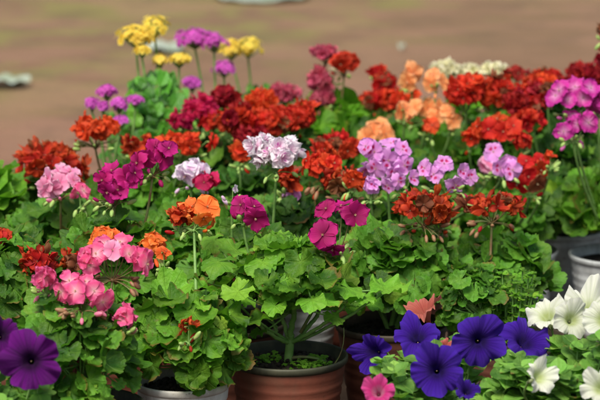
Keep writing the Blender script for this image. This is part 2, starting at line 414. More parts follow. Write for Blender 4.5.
_bc = {}
def bud_mesh(kind, colour, tip):
    k = (kind, colour, tip)
    if k not in _bc:
        mb = MB(); blob(mb, (0, 0, 0), .0027, .0052, a=(0, .3, .5), n=8, m=7, mi=tip); _bc[k] = mb.mesh('bud', [BUD[kind], fmat(colour)])
    return _bc[k]
def petunia_mb(seed, close=0.0):
    r_ = random.Random(seed*7+3); mb = MB(); seg, rings = 120, 14; V = []; A = []
    p = [r_.uniform(0, 6.28) for _ in range(5)]; lob = [r_.uniform(.86, 1.12) for _ in range(5)]; tip = [r_.uniform(-.28, .22) for _ in range(5)]
    for i in range(seg):
        u = i/seg; ph = 2*PI*u; q = (u*5) % 1.0; li = int(u*5) % 5
        k = math.sin(PI*q)                        # 1 mid-lobe, 0 at the notch
        R = (.74 + .26*k**.55)*(lob[li]*k + (1-k)) + .022*math.sin(ph*13+p[0]) + .02*math.sin(ph*7+p[3])
        for j in range(rings):
            t = j/(rings-1)
            rad = (.10 + .90*t**1.15)*(1-close*.45*t) if t > .0 else .10
            rad = rad*(1 + (R-1)*t**2)
            z = -.55*(1-t)**2.6 + close*.7*t + (.12*math.sin(ph*4+p[1]) + .13*math.sin(ph*6+p[2]) + .055*math.sin(ph*15+p[3]) + .03*math.sin(ph*23+p[1]))*t**2.6
            z += (.06*math.sin(ph*2+p[4]) + .06*math.sin(ph*3+p[0]))*t**2 + tip[li]*1.3*k*t**2 - .12*t**2.5 + .07*abs(k)**2*t - .13*(1-k)**3*t + .022*math.sin(ph*30+p[4])*t*(1-.4*t) + .05*math.sin(ph*9+p[0])*t**2
            V.append((rad*math.cos(ph), rad*math.sin(ph), z)); A.append((u, t, .5))
    mb.add(V, gridfaces(seg, rings, True), A)
    tube(mb, [(0, 0, -1.05), (0, 0, -.85), (0, 0, -.53)], .055, .105, (0, .05, .5), 12)
    blob(mb, (0, 0, -.52), .018, .03, (0, 0, 1), (0, 0, 0), mi=1)
    for k in range(5):                            # sepals
        t = k*1.2566; c, s = math.cos(t), math.sin(t)
        tube(mb, [(0, 0, -1.08), (.09*c, .09*s, -.9), (.19*c, .19*s, -.66)], .04, .012, (0, 0, 0), 4, 2)
    return mb
_pc = {}
def petunia_mesh(colour, v, close=0):
    k = (colour, v, close)
    if k not in _pc: _pc[k] = petunia_mb(v, close).mesh('flower', [PET[colour], STAM, LEAF['petunia']])
    return _pc[k]

# ------------------------------------------------------------------ things
def thing(name, label, cat, loc, group=None):
    o = bpy.data.objects.new(name, None); COL.objects.link(o); o.location = loc
    o.empty_display_size = .05; o['label'] = label; o['category'] = cat
    if group: o['group'] = group
    return o
def make_pot(root, kind, R=.078, H=.14, lumps=True):
    k = R/.078; prof = []
    body = [(.0005, .002), (.052*k, .002), (.054*k, .008)]
    for i in range(1, 26):
        z = .008 + (H-.026)*i/25; r = .056*k + (.0735-.056)*k*(i/25)**.85; 
        gv = .0015 if (i in (9, 14, 17, 20, 23)) else 0
        body.append((r-gv, z))
    body += [(.0740*k, H-.014), (.0744*k, H-.0085)]
    mb = MB(); lathe(mb, body, 64, wob=.006); p = mb.build('pot', POT[kind][0], root)
    rim = [(.0735*k, H-.011), (.0760*k, H-.0085), (.0776*k, H-.0070), (.0780*k, H-.002), (.0775*k, H), (.0755*k, H+.0005), (.0742*k, H-.002), (.0690*k, H-.030)]
    mb = MB(); lathe(mb, rim, 64, wob=.006); mb.build('rim', POT[kind][1], p)
    mb = MB(); n1, n2 = 48, 12; V = []
    for i in range(n1):
        for j in range(n2):
            r = .0712*k*j/(n2-1); t = 2*PI*i/n1
            V.append((r*math.cos(t), r*math.sin(t), H-.017 + .010*(1-(j/(n2-1))**2) + (random.uniform(-.0016, .0016) if 0 < j < n2-1 else 0)))
    mb.add(V, gridfaces(n1, n2, True), (0, 0, 0))
    if lumps:
        for _ in range(170):
            t = random.uniform(0, 2*PI); r = .068*k*math.sqrt(random.random()); s = random.uniform(.0012, .0042)
            blob(mb, (r*math.cos(t), r*math.sin(t), H-.014+.010*(1-(r/(.0712*k))**2)), s, s*random.uniform(.5, .9), (random.uniform(-.6, .6), random.uniform(-.6, .6), 1), n=5, m=4)
    mb.build('soil', SOIL, root)
    return p

LSC, LNN = .80, 1.45
def foliage_dome(root, base, top, half, n, size, leaf='mid', hi=False, low=.16, cx=0.0, cy=0.0, extra=(), T=None, seed=1, trunk=True, flat=.8):
    """leaves on petioles over a dome; positions local to the plant's base"""
    n = int(n*LNN); size = size*LSC
    r_ = random.Random(seed); mb = MB(); st = MB(); TT = T or (LHI if hi else LLO)
    H0 = .128; ctr = Vector((cx, cy, low + (top-low)*.35))
    nodes = []
    for k in range(6):
        a = k*2.4 + r_.uniform(-.4, .4); rr = half*r_.uniform(.25, .5)
        e = Vector((cx*.8 + rr*math.cos(a), cy*.8 + rr*math.sin(a), low + (top-low)*r_.uniform(.25, .6)))
        pts = bez((r_.uniform(-.006, .006), r_.uniform(-.006, .006), H0-.006), (e.x*.35, e.y*.35, (H0+e.z)/2), e)
        if trunk: tube(st, pts, .0036, .0022, (0, 0, 0), 7)
        nodes += pts[3:]
    items = []
    for i in range(n):
        z = r_.random()**.8; a = r_.uniform(0, 2*PI); q = r_.uniform(.45, 1.0)**.6
        el = math.asin(min(z*1.15-.15, .999)); d = Vector((math.cos(a)*math.cos(el), math.sin(a)*math.cos(el), math.sin(el)))
        p = Vector((cx + d.x*half*q, cy + d.y*half*q, low + (top-low)*.30 + d.z*(top-low)*(.70 if d.z > 0 else .3)*q))
        nr = (d*r_.uniform(.35, 1.1) + Vector((r_.uniform(-.8, .8), r_.uniform(-.9, .3), flat + r_.uniform(-.5, .3)))).normalized()
        if leaf == 'kalan': nr = Vector((d.x*.8 + r_.uniform(-.4, .4), d.y*.5 - .7, .35 + r_.uniform(-.2, .3)))
        items.append((p, nr, Vector((d.x + r_.uniform(-.5, .5), d.y + r_.uniform(-.5, .5), 1.1 if leaf == 'kalan' else -.2)), size*r_.choice((.5, .7, .85, 1, 1.15))*r_.uniform(.85, 1.1)))
    for (p, nr, tip, s) in extra: items.append((Vector(p)-base, Vector(nr) + Vector((r_.uniform(-.3,.3), r_.uniform(-.2,.3), .25)), Vector(tip), s*.92))
    for p, nr, tip, s in items:
        place(mb, TT[r_.randrange(len(TT))], p, nr, tip, s, r_.random())
        nd = min((nodes[r_.randrange(len(nodes))] for _ in range(8)), key=lambda q: (q-p).length)
        mid = (nd+p)/2 + Vector((0, 0, -.008)); tube(st, bez(nd, mid, p - nr*.001, 5), .0014, .0010, (0, 0, 0), 4)
    mb.build('foliage', LEAF[leaf], root); st.build('stem', STEM['wood' if leaf == 'dark' else 'green'], root)

def small_bush(root, base, top, half, n, leaf='petunia', size=.02, T=None, low=.13, cx=0, cy=0, seed=1, avoid=()):
    """upright stems set with pairs of small oval leaves"""
    r_ = random.Random(seed); mb = MB(); st = MB(); T = T or LOV
    for k in range(n):
        a = r_.uniform(0, 2*PI); q = math.sqrt(r_.random()); d = Vector((math.cos(a), math.sin(a), 0))
        e = Vector((cx + d.x*half*q, cy + d.y*half*q, low + (top-low)*(r_.uniform(.6, 1.05))*(1-.4*q*q)))
        pts = bez((d.x*.015, d.y*.015, .125), (e.x*.7, e.y*.7, .12 + (e.z-.12)*.35), e, 9)
        if any((e - (c_ + d_*min(max((e-c_).dot(d_), -R_*.1), .12))).length < R_*1.0 + .010 for c_, d_, R_ in avoid): continue
        tube(st, pts, .0017, .0011, (0, 0, 0), 5)
        for i in range(2, 9):
            p = pts[i]
            if any((p - (c_ + d_*min(max((p-c_).dot(d_), -R_*.1), .12))).length < R_*1.0 + .010 for c_, d_, R_ in avoid): continue
            dr = (pts[i]-pts[i-1]).normalized()
            for sd_ in range(2 if i < 8 else 5):
                a2 = i*1.6 + sd_*PI*(1 if i < 8 else .4) + r_.uniform(-.4, .4); o = Vector((math.cos(a2), math.sin(a2), r_.uniform(.1, .7)))
                place(mb, T[r_.randrange(len(T))], p, (Vector((0, 0, 1)) - o*.3 + Vector((r_.uniform(-.3, .3), r_.uniform(-.5, .1), 0))), o, size*r_.uniform(.65, 1.15)*(1 if i < 8 else .8), r_.random())
    mb.build('foliage', LEAF[leaf], root); st.build('stem', STEM['green'], root)

def spray(rows, Y):
    """separate open florets of a loose head: (px, py, lean sideways, lean up)"""
    return [(a, b, Y + (.02*(u > .6) if u > 0 else -.006), (l, -1 + .5*abs(u), u)) for a, b, l, u in rows]
def flower_head(root, base, px, py, wpx, hpx, Y, colour, n, kind='double', fr=.019, stalk='green', buds=3, seed=0, full=.25, start=None, dull=False, lab=None, two=None, pts=None):
    r_ = random.Random(seed*31 + int(px*7+py)); m_ = mpp(Y)
    C = at(px, py, Y); fr *= (.93 if Y > 3.3 else .96); rx = max(wpx*m_/2 - fr*.8, .005); rz = max(hpx*m_/2 - fr*.7, .004)
    if not pts and n > 9: n = max(8, int(n*.8))
    mb = MB(); loc = C - base
    foot = Vector((0, 0, -rz - .018))
    if start is None: s0 = Vector((-loc.x*.75, -loc.y*.75, .17 - loc.z))
    else: s0 = Vector(start) - C
    tube(mb, bez(s0, Vector((foot.x + s0.x*.12, foot.y + s0.y*.12, s0.z*.45)), foot, 10), .0022, .0017, (0, 0, 0), 7)
    blob(mb, foot, .0034, .003, n=6, m=4)
    fl = []
    if pts: n = len(pts)
    for i in range(n):
        zz = 1 - (i+.5)/n*(2-2*full) * 1.0; zz = max(min(zz + r_.uniform(-.08, .08), 1), -1)
        a = i*2.39996 + r_.uniform(-.25, .25); rr = math.sqrt(max(0, 1-zz*zz)); d = Vector((rr*math.cos(a), rr*math.sin(a), zz))
        k = r_.uniform(.55, 1.22)
        p = Vector((d.x*rx*k, d.y*rx*k, d.z*rz*k)); dn = (Vector((d.x, d.y, d.z*.9)) + Vector((r_.uniform(-.5, .5), r_.uniform(-.6, .2), .1+r_.uniform(-.3,.3)))).normalized()
        if pts:
            p = at(*pts[i][:3]) - C; dn = (Vector(pts[i][3]).normalized() + Vector((r_.uniform(-.38, .38), r_.uniform(-.1, .3), r_.uniform(-.3, .35)))).normalized()
        fl.append((p, dn))
        e = p - dn*fr*.42
        tube(mb, bez(foot, (foot+e)/2 + Vector((e.x*.2, e.y*.2, -.002)), e, 4), .0008, .0007, (0, 0, 0), 4)
    bl = []
    for i in range(buds + (4 if Y < 3.45 and buds else 0)):
        a = r_.uniform(0, 2*PI); dz = r_.uniform(-.9, .1) if dull else r_.uniform(-.6, .5)
        e = foot + Vector((math.cos(a)*(rx*.7+.008), math.sin(a)*(rx*.7+.008)-.004, dz*.018+.004))
        tube(mb, bez(foot, (foot+e)/2 + Vector((0, 0, .006)), e, 5), .0008, .0007, (0, 0, 0), 4)
        bl.append((e, (e-foot).normalized() + Vector((0, 0, -.8 if dz < -.2 else .2))))
    h = mb.build('flower_head', STEM[stalk], root, loc)
    if lab: h['label'] = lab
    for e, d in bl:
        o = bpy.data.objects.new('bud', bud_mesh('dull' if dull else 'green', colour, r_.choice((0, 0, 0, 0, 1)))); COL.objects.link(o); o.parent = h
        k = r_.uniform(.8, 1.25); o.matrix_local = Matrix.Translation(e) @ d.to_track_quat('Z', 'Y').to_matrix().to_4x4() @ Matrix.Diagonal((k, k, k*r_.uniform(.9, 1.3), 1))
    for p, dn in fl:
        c = colour if not (two and r_.random() < .35) else two
        if colour in ('rust', 'red') and r_.random() < .10: c = 'withered'
        o = bpy.data.objects.new('floret', floret_mesh(kind, c, r_.randrange(4))); COL.objects.link(o); o.parent = h
        q = dn.to_track_quat('Z', 'Y').to_matrix().to_4x4() @ Matrix.Rotation(r_.uniform(0, 6.28), 4, 'Z')
        s = fr*r_.uniform(.8, 1.12)
        o.matrix_local = Matrix.Translation(p) @ q @ Matrix.Diagonal((s, s, s*r_.uniform(.8, 1.2), 1))
    return h

def tight_head(root, base, px, py, wpx, hpx, Y, colour, fr=.006, n=60, stalk='green', r=.0026):
    """dense umbel of tiny florets (kalanchoe), far off: the florets stay in one mesh"""
    r_ = random.Random(int(px*3+py)); m_ = mpp(Y); C = at(px, py, Y); rx = wpx*m_/2 - fr*.5; rz = hpx*m_/2 - fr*.4
    mb = MB(); a_0 = r_.uniform(0, 6); T = [floret_mb('tiny', s) for s in range(4)]; foot = Vector((0, 0, -rz*.5-.012)); loc = C - base
    st = MB()
    for i in range(n):
        zz = 1 - (i+.5)/n*1.45; a = i*2.4 + r_.uniform(-.2, .2); rr = math.sqrt(max(0, 1-zz*zz)); d = Vector((rr*math.cos(a), rr*math.sin(a), zz))
        k = r_.uniform(.7, 1.12); lump = 1 + .24*math.sin(a_0 + a%6.283*2+zz*3)*r_.uniform(.6,1.2)
        p = Vector((d.x*rx*k*lump, d.y*rx*k*lump, d.z*rz*k)); dn = (d + Vector((r_.uniform(-.3, .3), r_.uniform(-.3, .3), .4))).normalized()
        q = np.array(dn.to_track_quat('Z', 'Y').to_matrix()); t = T[r_.randrange(4)]; s = fr*r_.uniform(.8, 1.2)
        for v, f, a_, mi in zip(t.v, t.f, t.a, t.m):
            a2 = a_.copy(); a2[:, 2] = r_.random(); off = v @ q.T * s + np.array(p)
            mb.add(off, f - f.min() if len(f) else f, a2, int(mi[0]) if len(mi) else 0)
        tube(st, [foot, (foot+p)/2, p - dn*fr*.4], .0006, .0004, (0, 0, 0), 4)
    s0 = Vector((-loc.x*.8, -loc.y*.8, .17-loc.z))
    tube(st, bez(s0, Vector((foot.x+s0.x*.1+r_.uniform(-.02, .02), foot.y+s0.y*.1, s0.z*.4)), foot, 10), r*1.0, r*.75, (0, 0, 0), 7)
    h = mb.build('flower_head', [fmat(colour), STAM, BUD['green']], root, loc)
    st.build('flower_stalk', STEM[stalk], h)

GG = 'potted geraniums crowded together in the display'
def geranium(label, px, Y, pot, top_py, half_px, n, size, leaf, heads=(), hi=False, low=.165, cpx=None, R=.078, extra=(), seed=0, cy=0.0, trunk=True, flat=.8, name='potted_geranium', T=None):
    b = at(px, 300, Y); base = Vector((b.x, Y, 0)); root = thing(name, label, 'potted plant', base, GG)
    make_pot(root, pot, R, lumps=hi)
    top = at(px, top_py, Y).z; cx = 0 if cpx is None else (cpx-px)*mpp(Y)
    ex = [(at(a, b_, Y2), nr, tp, s) for (a, b_, Y2, nr, tp, s) in extra]
    foliage_dome(root, base, top, half_px*mpp(Y), n, size, leaf, hi, low, cx, cy, ex, T=T, seed=seed or int(px*10+Y*100), trunk=trunk, flat=flat)
    for i, h in enumerate(heads): flower_head(root, base, *h[:8], **(h[8] if len(h) > 8 else {}))
    return root
AVOID = [(417,333,2.68,.033,0,(-.1,-1,.5)), (479,341,2.60,.035,0,(0,-1,.25)), (437,370,2.54,.0345,0,(-.05,-1,.35)), (545,364,2.60,.021,0,(.3,-1,.4)), (528,338,2.62,.03,0,(.2,-1,.5)), (546,312,2.66,.0285,0,(-.2,-.8,.6))]
PG = 'potted petunias along the front of the display'
def petunia(label, px, Y, pot, top_py, half_px, nst, flowers, leaf='petunia', size=.026, cpx=None, low=.13, cy=0):
    b = at(px, 300, Y); base = Vector((b.x, Y, 0)); root = thing('potted_petunia', label, 'potted plant', base, PG)
    make_pot(root, pot, .062, .12); cx = 0 if cpx is None else (cpx-px)*mpp(Y)
    small_bush(root, base, at(px, top_py, Y).z, half_px*mpp(Y), nst, leaf, size, low=low, cx=cx, cy=cy, seed=int(px+Y*100), avoid=[(at(*q[:3])-base, Vector(q[5]).normalized(), q[3]) for q in flowers] + [(at(*q[:3])-base, Vector(q[5]).normalized(), q[3]) for q in AVOID])
    for (fx, fy, FY, rad, colour, dirn, v, close) in flowers:
        C = at(fx, fy, FY); d = Vector(dirn).normalized()
        o = bpy.data.objects.new('flower', petunia_mesh(colour, v, close)); COL.objects.link(o); o.parent = root
        q = d.to_track_quat('Z', 'Y').to_matrix().to_4x4() @ Matrix.Rotation(v*1.3, 4, 'Z')
        o.matrix_local = Matrix.Translation(C - base) @ q @ Matrix.Diagonal((rad, rad, rad, 1))
        if len(flowers) > 1 and colour == 'pink' and len({f[4] for f in flowers}) > 1: o['label'] = 'pink petunia flower'
        mb = MB(); e = C - base - d*rad*1.05
        tube(mb, bez((cx*.6, 0, .15), (e.x - d.x*.03, e.y - d.y*.03, e.z-.04), e, 8), .0016, .0014, (0, 0, 0), 6)
        sk = mb.build('flower_stalk', STEM['green'], root)
    return root
KG = 'potted kalanchoes at the far left of the display'
def kalanchoe(label, px, Y, top_py, half_px, n, heads, size=.035):
    b = at(px, 300, Y); base = Vector((b.x, Y, 0)); root = thing('potted_kalanchoe', label, 'potted plant', base, KG)
    make_pot(root, 'terracotta', .06, lumps=False)
    foliage_dome(root, base, at(px, top_py, Y).z, half_px*mpp(Y), n, size, 'kalan', T=LKA, low=.15, seed=int(px), flat=.35)
    for h in heads: tight_head(root, base, *h[:7], **(h[7] if len(h) > 7 else {}))

D = dict
up = (0, -.35, 1)
# ------------------------------------------------------------------ front: the leafy plant in the ribbed terracotta pot
A_extra = [
 (218,262,2.80,(-.3,-.4,.9),(-1,-.3,.1),.026),(238,291,2.76,(-.2,-.35,.9),(-.9,-.3,-.1),.025),(262,318,2.77,(-.3,-.3,.9),(-1,-.2,.1),.027),
 (245,300,2.80,(0,-.3,.9),(-.3,-1,0),.018),(300,262,2.75,(-.3,-.9,.5),(0,-.4,-1),.023),(290,288,2.76,(.3,-.4,.9),(.3,-.8,-.1),.020),
 (322,280,2.78,(.1,-.35,.9),(.5,-.6,0),.023),(348,288,2.80,(.2,-.3,.95),(1,-.2,.1),.025),(385,289,2.82,(.15,-.35,.95),(1,-.1,.25),.029),
 (362,298,2.80,(.3,-.35,.9),(.9,-.5,-.1),.021),(335,302,2.84,(.2,-.5,.8),(.6,-.5,0),.016),(262,262,2.80,(-.1,-.4,.9),(-.2,-.8,0),.024),
 (290,245,2.84,(.1,-.35,.9),(.1,-.8,0),.024),(334,258,2.83,(.2,-.5,.8),(.4,-.8,0),.024),(236,250,2.86,(-.1,-.3,.9),(-.5,-.7,0),.026),(214,240,2.9,(0,-.5,.8),(-.6,-.5,0),.022),(268,280,2.76,(0,-.5,.9),(-.2,-.8,0),.018),
 (275,306,2.76,(-.2,-.6,.9),(-.5,-.6,-.2),.019),(312,300,2.75,(.1,-.6,.9),(.2,-.8,-.1),.021),(334,316,2.78,(.2,-.6,.8),(.6,-.6,-.2),.017),(258,332,2.78,(-.3,-.5,.9),(-.7,-.6,0),.014),(326,300,2.77,(.1,-.6,.9),(.4,-.8,-.1),.020),(286,310,2.86,(0,-.5,.9),(.1,-.8,-.1),.018),(352,310,2.84,(.3,-.5,.9),(.9,-.4,0),.018),(232,312,2.80,(-.3,-.5,.9),(-.8,-.5,0),.02),(205,282,2.84,(-.3,-.4,.9),(-.8,-.4,0),.024),(372,304,2.84,(.2,-.5,.9),(.8,-.4,0),.02),
]
A = geranium('leafy geranium with forked bare stem in ribbed terracotta pot at front centre, magenta blooms above', 288, 2.85, 'terracotta', 236, 60, 104, .024, 'bright',
  [(338,228,55,50,2.84,'magenta',5,'single',D(fr=.0215, buds=9, stalk='red', pts=[(326,210,2.85,(-.3,-.5,.8)),(354,215,2.83,(.35,-1,.25)),(341,207,2.87,(.1,.3,1)),(323,235,2.81,(-.15,-1,.15)),(333,248,2.82,(.1,-.6,-.7))])),
   (243,208,38,28,2.86,'magenta',4,'single',D(fr=.022, buds=6, pts=[(241,205,2.86,(-.25,-.7,.6)),(253,207,2.85,(.4,-.7,.5)),(255,218,2.84,(.3,-.8,-.5)),(246,202,2.88,(.1,.2,1))]))],
  hi=True, low=.196, flat=1.1, extra=A_extra, R=.0785, trunk=False, cpx=288, T=LCU)
mb = MB(); P0 = Vector((-.004, -.006, .112)); P1 = at(290, 343, 2.845) - A.location   # the trunk, forked a little above the soil
tube(mb, [P0, (P0+P1)/2 + Vector((.001, 0, 0)), P1, P1 + Vector((.001, 0, .006))], .0062, .0054, (0, 0, 0), 11)
for (px, py, Y, r0, r1, cx_, cz_) in ((297,296,2.83,.0054,.0036,.3,.5),(252,316,2.78,.0040,.0022,.7,.35),(345,306,2.80,.0036,.0024,.5,.35),(383,292,2.81,.0034,.0018,.5,.30),(322,292,2.88,.0042,.0028,.95,.30),(233,300,2.79,.0028,.0016,.6,.5),(276,290,2.86,.0036,.003,.7,.5)):
    e = at(px, py, Y) - A.location; dl = e-P1; pth = bez(P1, P1 + Vector((dl.x*cx_, dl.y*.5, dl.z*cz_)), e, 14)
    for q in range(1, 13): pth[q] = pth[q] + Vector((random.uniform(-.0013, .0013), 0, random.uniform(-.0013, .0013)))
    tube(mb, pth, r0*.8, r1*.8, (0, 0, 0), 9)
    for q in range(2, 13, 3): blob(mb, pth[q], (r0+(r1-r0)*q/13)*.98, .0022, pth[q+1]-pth[q-1], n=8, m=5)   # leaf scars and joints
mb.build('trunk', STEM['green'], A)
mb = MB()
for i in range(130):                               # seedlings sprouting on the soil
    g = random.random(); cx_, cy_ = ((.020, -.028) if g < .45 else (.035, .0) if g < .7 else (-.03, .0)); a = random.uniform(0, 6.28); r = random.uniform(0, .028)
    x, y = cx_ + r*math.cos(a), cy_ + r*.8*math.sin(a)
    if x*x + y*y > .062**2: continue
    z = .126 + random.uniform(.003, .012); tube(mb, [(x, y, .12), (x+.001, y, (z+.12)/2), (x, y, z)], .0004, .0004, (0, 0, 0), 4)
    for k in range(3):
        t = random.uniform(0, 6.28); place(mb, LOV[k], (x, y, z), (0, -.3, 1), (math.cos(t), math.sin(t), .3), random.uniform(.004, .0065), random.uniform(.5, .95))
sd_ = mb.build('seedlings', LEAF['bright'], A); sd_['kind'] = 'stuff'
mb = MB()                                          # dry stalks hanging over the rim
tube(mb, bez((.05, -.03, .125), (.075, -.05, .15), (.072, -.035, .185), 8), .0012, .0005, (0, 0, 0), 4)
tube(mb, bez((-.01, .0, .13), (.02, -.02, .15), (.055, .0, .128), 8), .003, .0015, (0, 0, 0), 5)
mb.build('dry_stalk', STEM['wood'], A)

B = geranium('geranium in white pot at front left with one salmon orange bloom on a long stalk', 182, 2.73, 'white', 285, 58, 110, .029, 'bright',
  [(194,214,50,26,2.82,'orange',6,'single',D(fr=.020, buds=6, start=at(196,290,2.78), pts=[(207,207,2.81,(.3,-1,.3)),(203,218,2.80,(.1,-1,-.2)),(193,208,2.83,(-.1,-.3,1)),(212,214,2.84,(1,-.2,.2)),(200,203,2.86,(.1,.2,1))])),
   (181,216,34,22,2.83,'rust',9,'ragged',D(fr=.016, buds=2, two='orange', start=at(193,232,2.82))), (188,327,12,12,2.66,'rust',2,'ragged',D(fr=.012, buds=2))], hi=True, low=.125, R=.060, cpx=186, T=LCU)
geranium('geranium with bright pink blooms above drooping faded buds at the left front', 78, 2.62, 'terracotta', 292, 68, 105, .027, 'mid',
  [(112,258,78,38,2.68,'pink',13,'single',D(fr=.0195, buds=12, dull=True, two='palepink', stalk='red', pts=spray([(112,250,0,.4),(96,254,-.3,.3),(128,254,.3,.3),(85,257,-.7,.3),(141,258,.7,.1),(105,245,0,1),(120,243,.2,1),(146,264,.9,-.3),(90,265,-.5,-.1)],2.67))), (82,291,66,36,2.60,'pink',10,'single',D(fr=.0195, buds=14, dull=True, stalk='red', pts=spray([(76,291,-.1,.1),(94,291,.1,.2),(102,301,.5,.0),(62,292,-.7,.3),(86,282,0,.9),(70,282,-.3,.8)],2.60))),
   (124,317,20,26,2.60,'pink',4,'single',D(fr=.017, buds=2, full=.5)), (45,277,34,26,2.62,'pink',5,'single',D(fr=.017, buds=2))], hi=True, low=.12, cpx=72)
geranium('geranium with rusty red blooms at the far left edge', 18, 2.86, 'terracotta', 232, 62, 110, .029, 'mid',
  [(38,262,46,30,2.82,'rust',9,'ragged',D(fr=.018, stalk='red')), (0,238,20,22,2.86,'red',5,'single',D(fr=.016, stalk='red')), (75,262,40,20,2.84,'rust',5,'ragged',D(fr=.016))], hi=True, low=.15)
geranium('geranium with two purple-magenta blooms and small orange flowers behind the pink geranium', 110, 2.98, 'terracotta', 212, 62, 110, .030, 'mid',
  [(114,183,58,42,2.98,'magenta',10,'single',D(fr=.0205, buds=8, stalk='red', pts=spray([(118,190,.1,.0),(103,180,-.5,.2),(126,178,.5,.3),(112,172,0,.9),(134,173,.8,.5),(108,192,-.3,-.3)],2.97))), (152,157,50,34,3.02,'magenta',8,'single',D(fr=.020, buds=8, stalk='red', pts=spray([(148,158,-.1,.1),(163,156,.4,.1),(155,148,0,.8),(138,163,-.6,.0),(168,149,.8,.5)],3.01))),
   (104,238,46,26,2.90,'orange',7,'single',D(fr=.020, stalk='red')), (152,243,34,16,2.90,'orange',4,'single',D(fr=.017)), (164,253,16,14,2.88,'orange',2,'single',D(fr=.013))], hi=True, low=.15)
geranium('geranium in brown pot with only one white bud behind left side of the ribbed pot', 230, 3.03, 'brown', 222, 62, 120, .030, 'mid', [(232,190,9,14,2.98,'lilacwhite',1,'single',D(fr=.007,buds=2))], hi=True, low=.185)
geranium('ivy-leaved geranium in brown pot under rusty orange blooms, right of centre', 392, 3.02, 'brown', 228, 70, 130, .030, 'mid',
  [(424,206,66,34,3.0,'rust',16,'ragged',D(fr=.017, buds=8, stalk='red', dull=True)), (440,216,30,18,3.0,'rust',6,'ragged',D(fr=.015, stalk='red'))], hi=True, low=.155)
root = geranium('low small-leaved bush behind the blue petunias', 512, 2.94, 'brown', 262, 34, 60, .018, 'mid', [], hi=True, low=.14, cpx=470, name='potted_herb')
b_ = root.location; small_bush(root, b_, at(512, 258, 2.94).z, .045, 34, 'bright', .011, LSM, .14, seed=4)
# ------------------------------------------------------------------ second rank
geranium('geranium with one pale pink bloom left of the magenta ones', 62, 3.2, 'terracotta', 196, 56, 105, .031, 'mid',
  [(60,180,46,34,3.12,'palepink',11,'single',D(fr=.019, stalk='red', buds=5, pts=spray([(60,183,0,.1),(48,178,-.5,.4),(73,180,.5,.3),(60,172,0,1),(70,172,.4,.9),(45,187,-.8,-.2),(52,189,-.2,-.3)],3.12))), (80,193,18,14,3.10,'pink',2,'single',D(fr=.018))], hi=True, low=.15)
geranium('geranium with one white and lilac bloom over a crimson one', 192, 3.22, 'terracotta', 188, 54, 110, .030, 'mid',
  [(191,171,48,30,3.18,'lilacwhite',11,'single',D(fr=.021, buds=3)), (206,181,36,10,3.14,'crimson',4,'single',D(fr=.019, buds=0))], hi=True, low=.15)
geranium('geranium in grey pot with a round white bloom tinged pink on a tall stalk', 288, 3.2, 'grey', 196, 56, 105, .030, 'dark',
  [(276,152,58,34,3.08,'blush',17,'double',D(fr=.018, buds=4, start=at(272,240,3.1)))], hi=True, low=.17)
geranium('geranium with pink-spotted lilac blooms in the middle of the display', 395, 3.24, 'terracotta', 198, 58, 110, .031, 'mid',
  [(388,157,54,44,3.18,'lilac',12,'single',D(fr=.0195, buds=5, pts=spray([(388,160,0,.1),(375,152,-.5,.4),(402,150,.4,.4),(404,165,.6,0),(376,168,-.5,-.1),(391,144,0,1.1),(366,146,-.8,.5),(395,173,.2,-.3)],3.17))), (403,181,40,22,3.14,'lilac',6,'single',D(fr=.017, pts=spray([(398,181,0,.1),(413,177,.4,.3),(388,185,-.5,-.1)],3.13))), (371,186,16,24,3.10,'lilac',3,'single',D(fr=.016)), (446,172,60,34,3.14,'lilac',7,'single',D(fr=.0175, buds=6, pts=spray([(425,168,-.4,.3),(444,164,0,.3),(455,184,.1,-.2),(463,170,.5,.3),(470,178,.7,.1),(434,174,-.2,.0)],3.13))), (366,172,24,16,3.2,'lilac',3,'single',D(fr=.02))], hi=True, low=.15)
geranium('geranium with one rusty bloom on a tall thin stalk behind the small-leaved bush', 497, 3.12, 'grey', 236, 56, 110, .029, 'mid',
  [(492,206,62,26,3.08,'rust',13,'ragged',D(fr=.017, buds=8, dull=True, stalk='red', start=at(489,290,3.05)))], hi=True, low=.15)
geranium('geranium with light green leaves and no blooms at the left edge', -6, 3.28, 'terracotta', 168, 34, 60, .034, 'bright', [], low=.15)
geranium('geranium with brick red ragged blooms at the upper left', 42, 3.42, 'terracotta', 172, 46, 80, .030, 'mid',
  [(46,161,66,44,3.36,'rust',24,'ragged',D(fr=.019, stalk='red', buds=3)), (82,173,22,24,3.36,'rust',5,'ragged',D(fr=.016))], low=.15, R=.07)
geranium('geranium with a raised orange-red bloom and a broad low one below the purple kalanchoe', 142, 3.42, 'terracotta', 160, 52, 90, .030, 'mid',
  [(95,129,56,30,3.40,'scarlet',16,'semi',D(fr=.018, stalk='red', buds=9)), (180,143,70,24,3.40,'scarlet',16,'semi',D(fr=.018)), (140,146,44,20,3.42,'rust',9,'ragged',D(fr=.017))], low=.15, R=.07)
geranium('geranium with dark green leaves and a low orange bloom behind the white and lilac one', 245, 3.42, 'terracotta', 168, 52, 95, .030, 'dark',
  [(240,153,24,16,3.36,'scarlet',4,'single',D(fr=.018)), (292,196,12,22,3.2,'lilac',3,'single',D(fr=.015))], low=.15, R=.07)
geranium('geranium with a cluster of ragged orange-red blooms right of the white bloom', 345, 3.44, 'terracotta', 176, 52, 95, .030, 'dark',
  [(324,165,52,34,3.20,'scarlet',18,'single',D(fr=.018, stalk='red', buds=9, dull=True)), (345,182,48,28,3.18,'rust',13,'ragged',D(fr=.017, stalk='red', buds=9, dull=True)),
   (286,178,22,30,3.20,'rust',6,'ragged',D(fr=.016, stalk='red')), (335,147,58,30,3.42,'red',18,'semi',D(fr=.018, stalk='red')), (352,177,16,20,3.14,'scarlet',3,'single',D(fr=.018))], low=.15, R=.07)
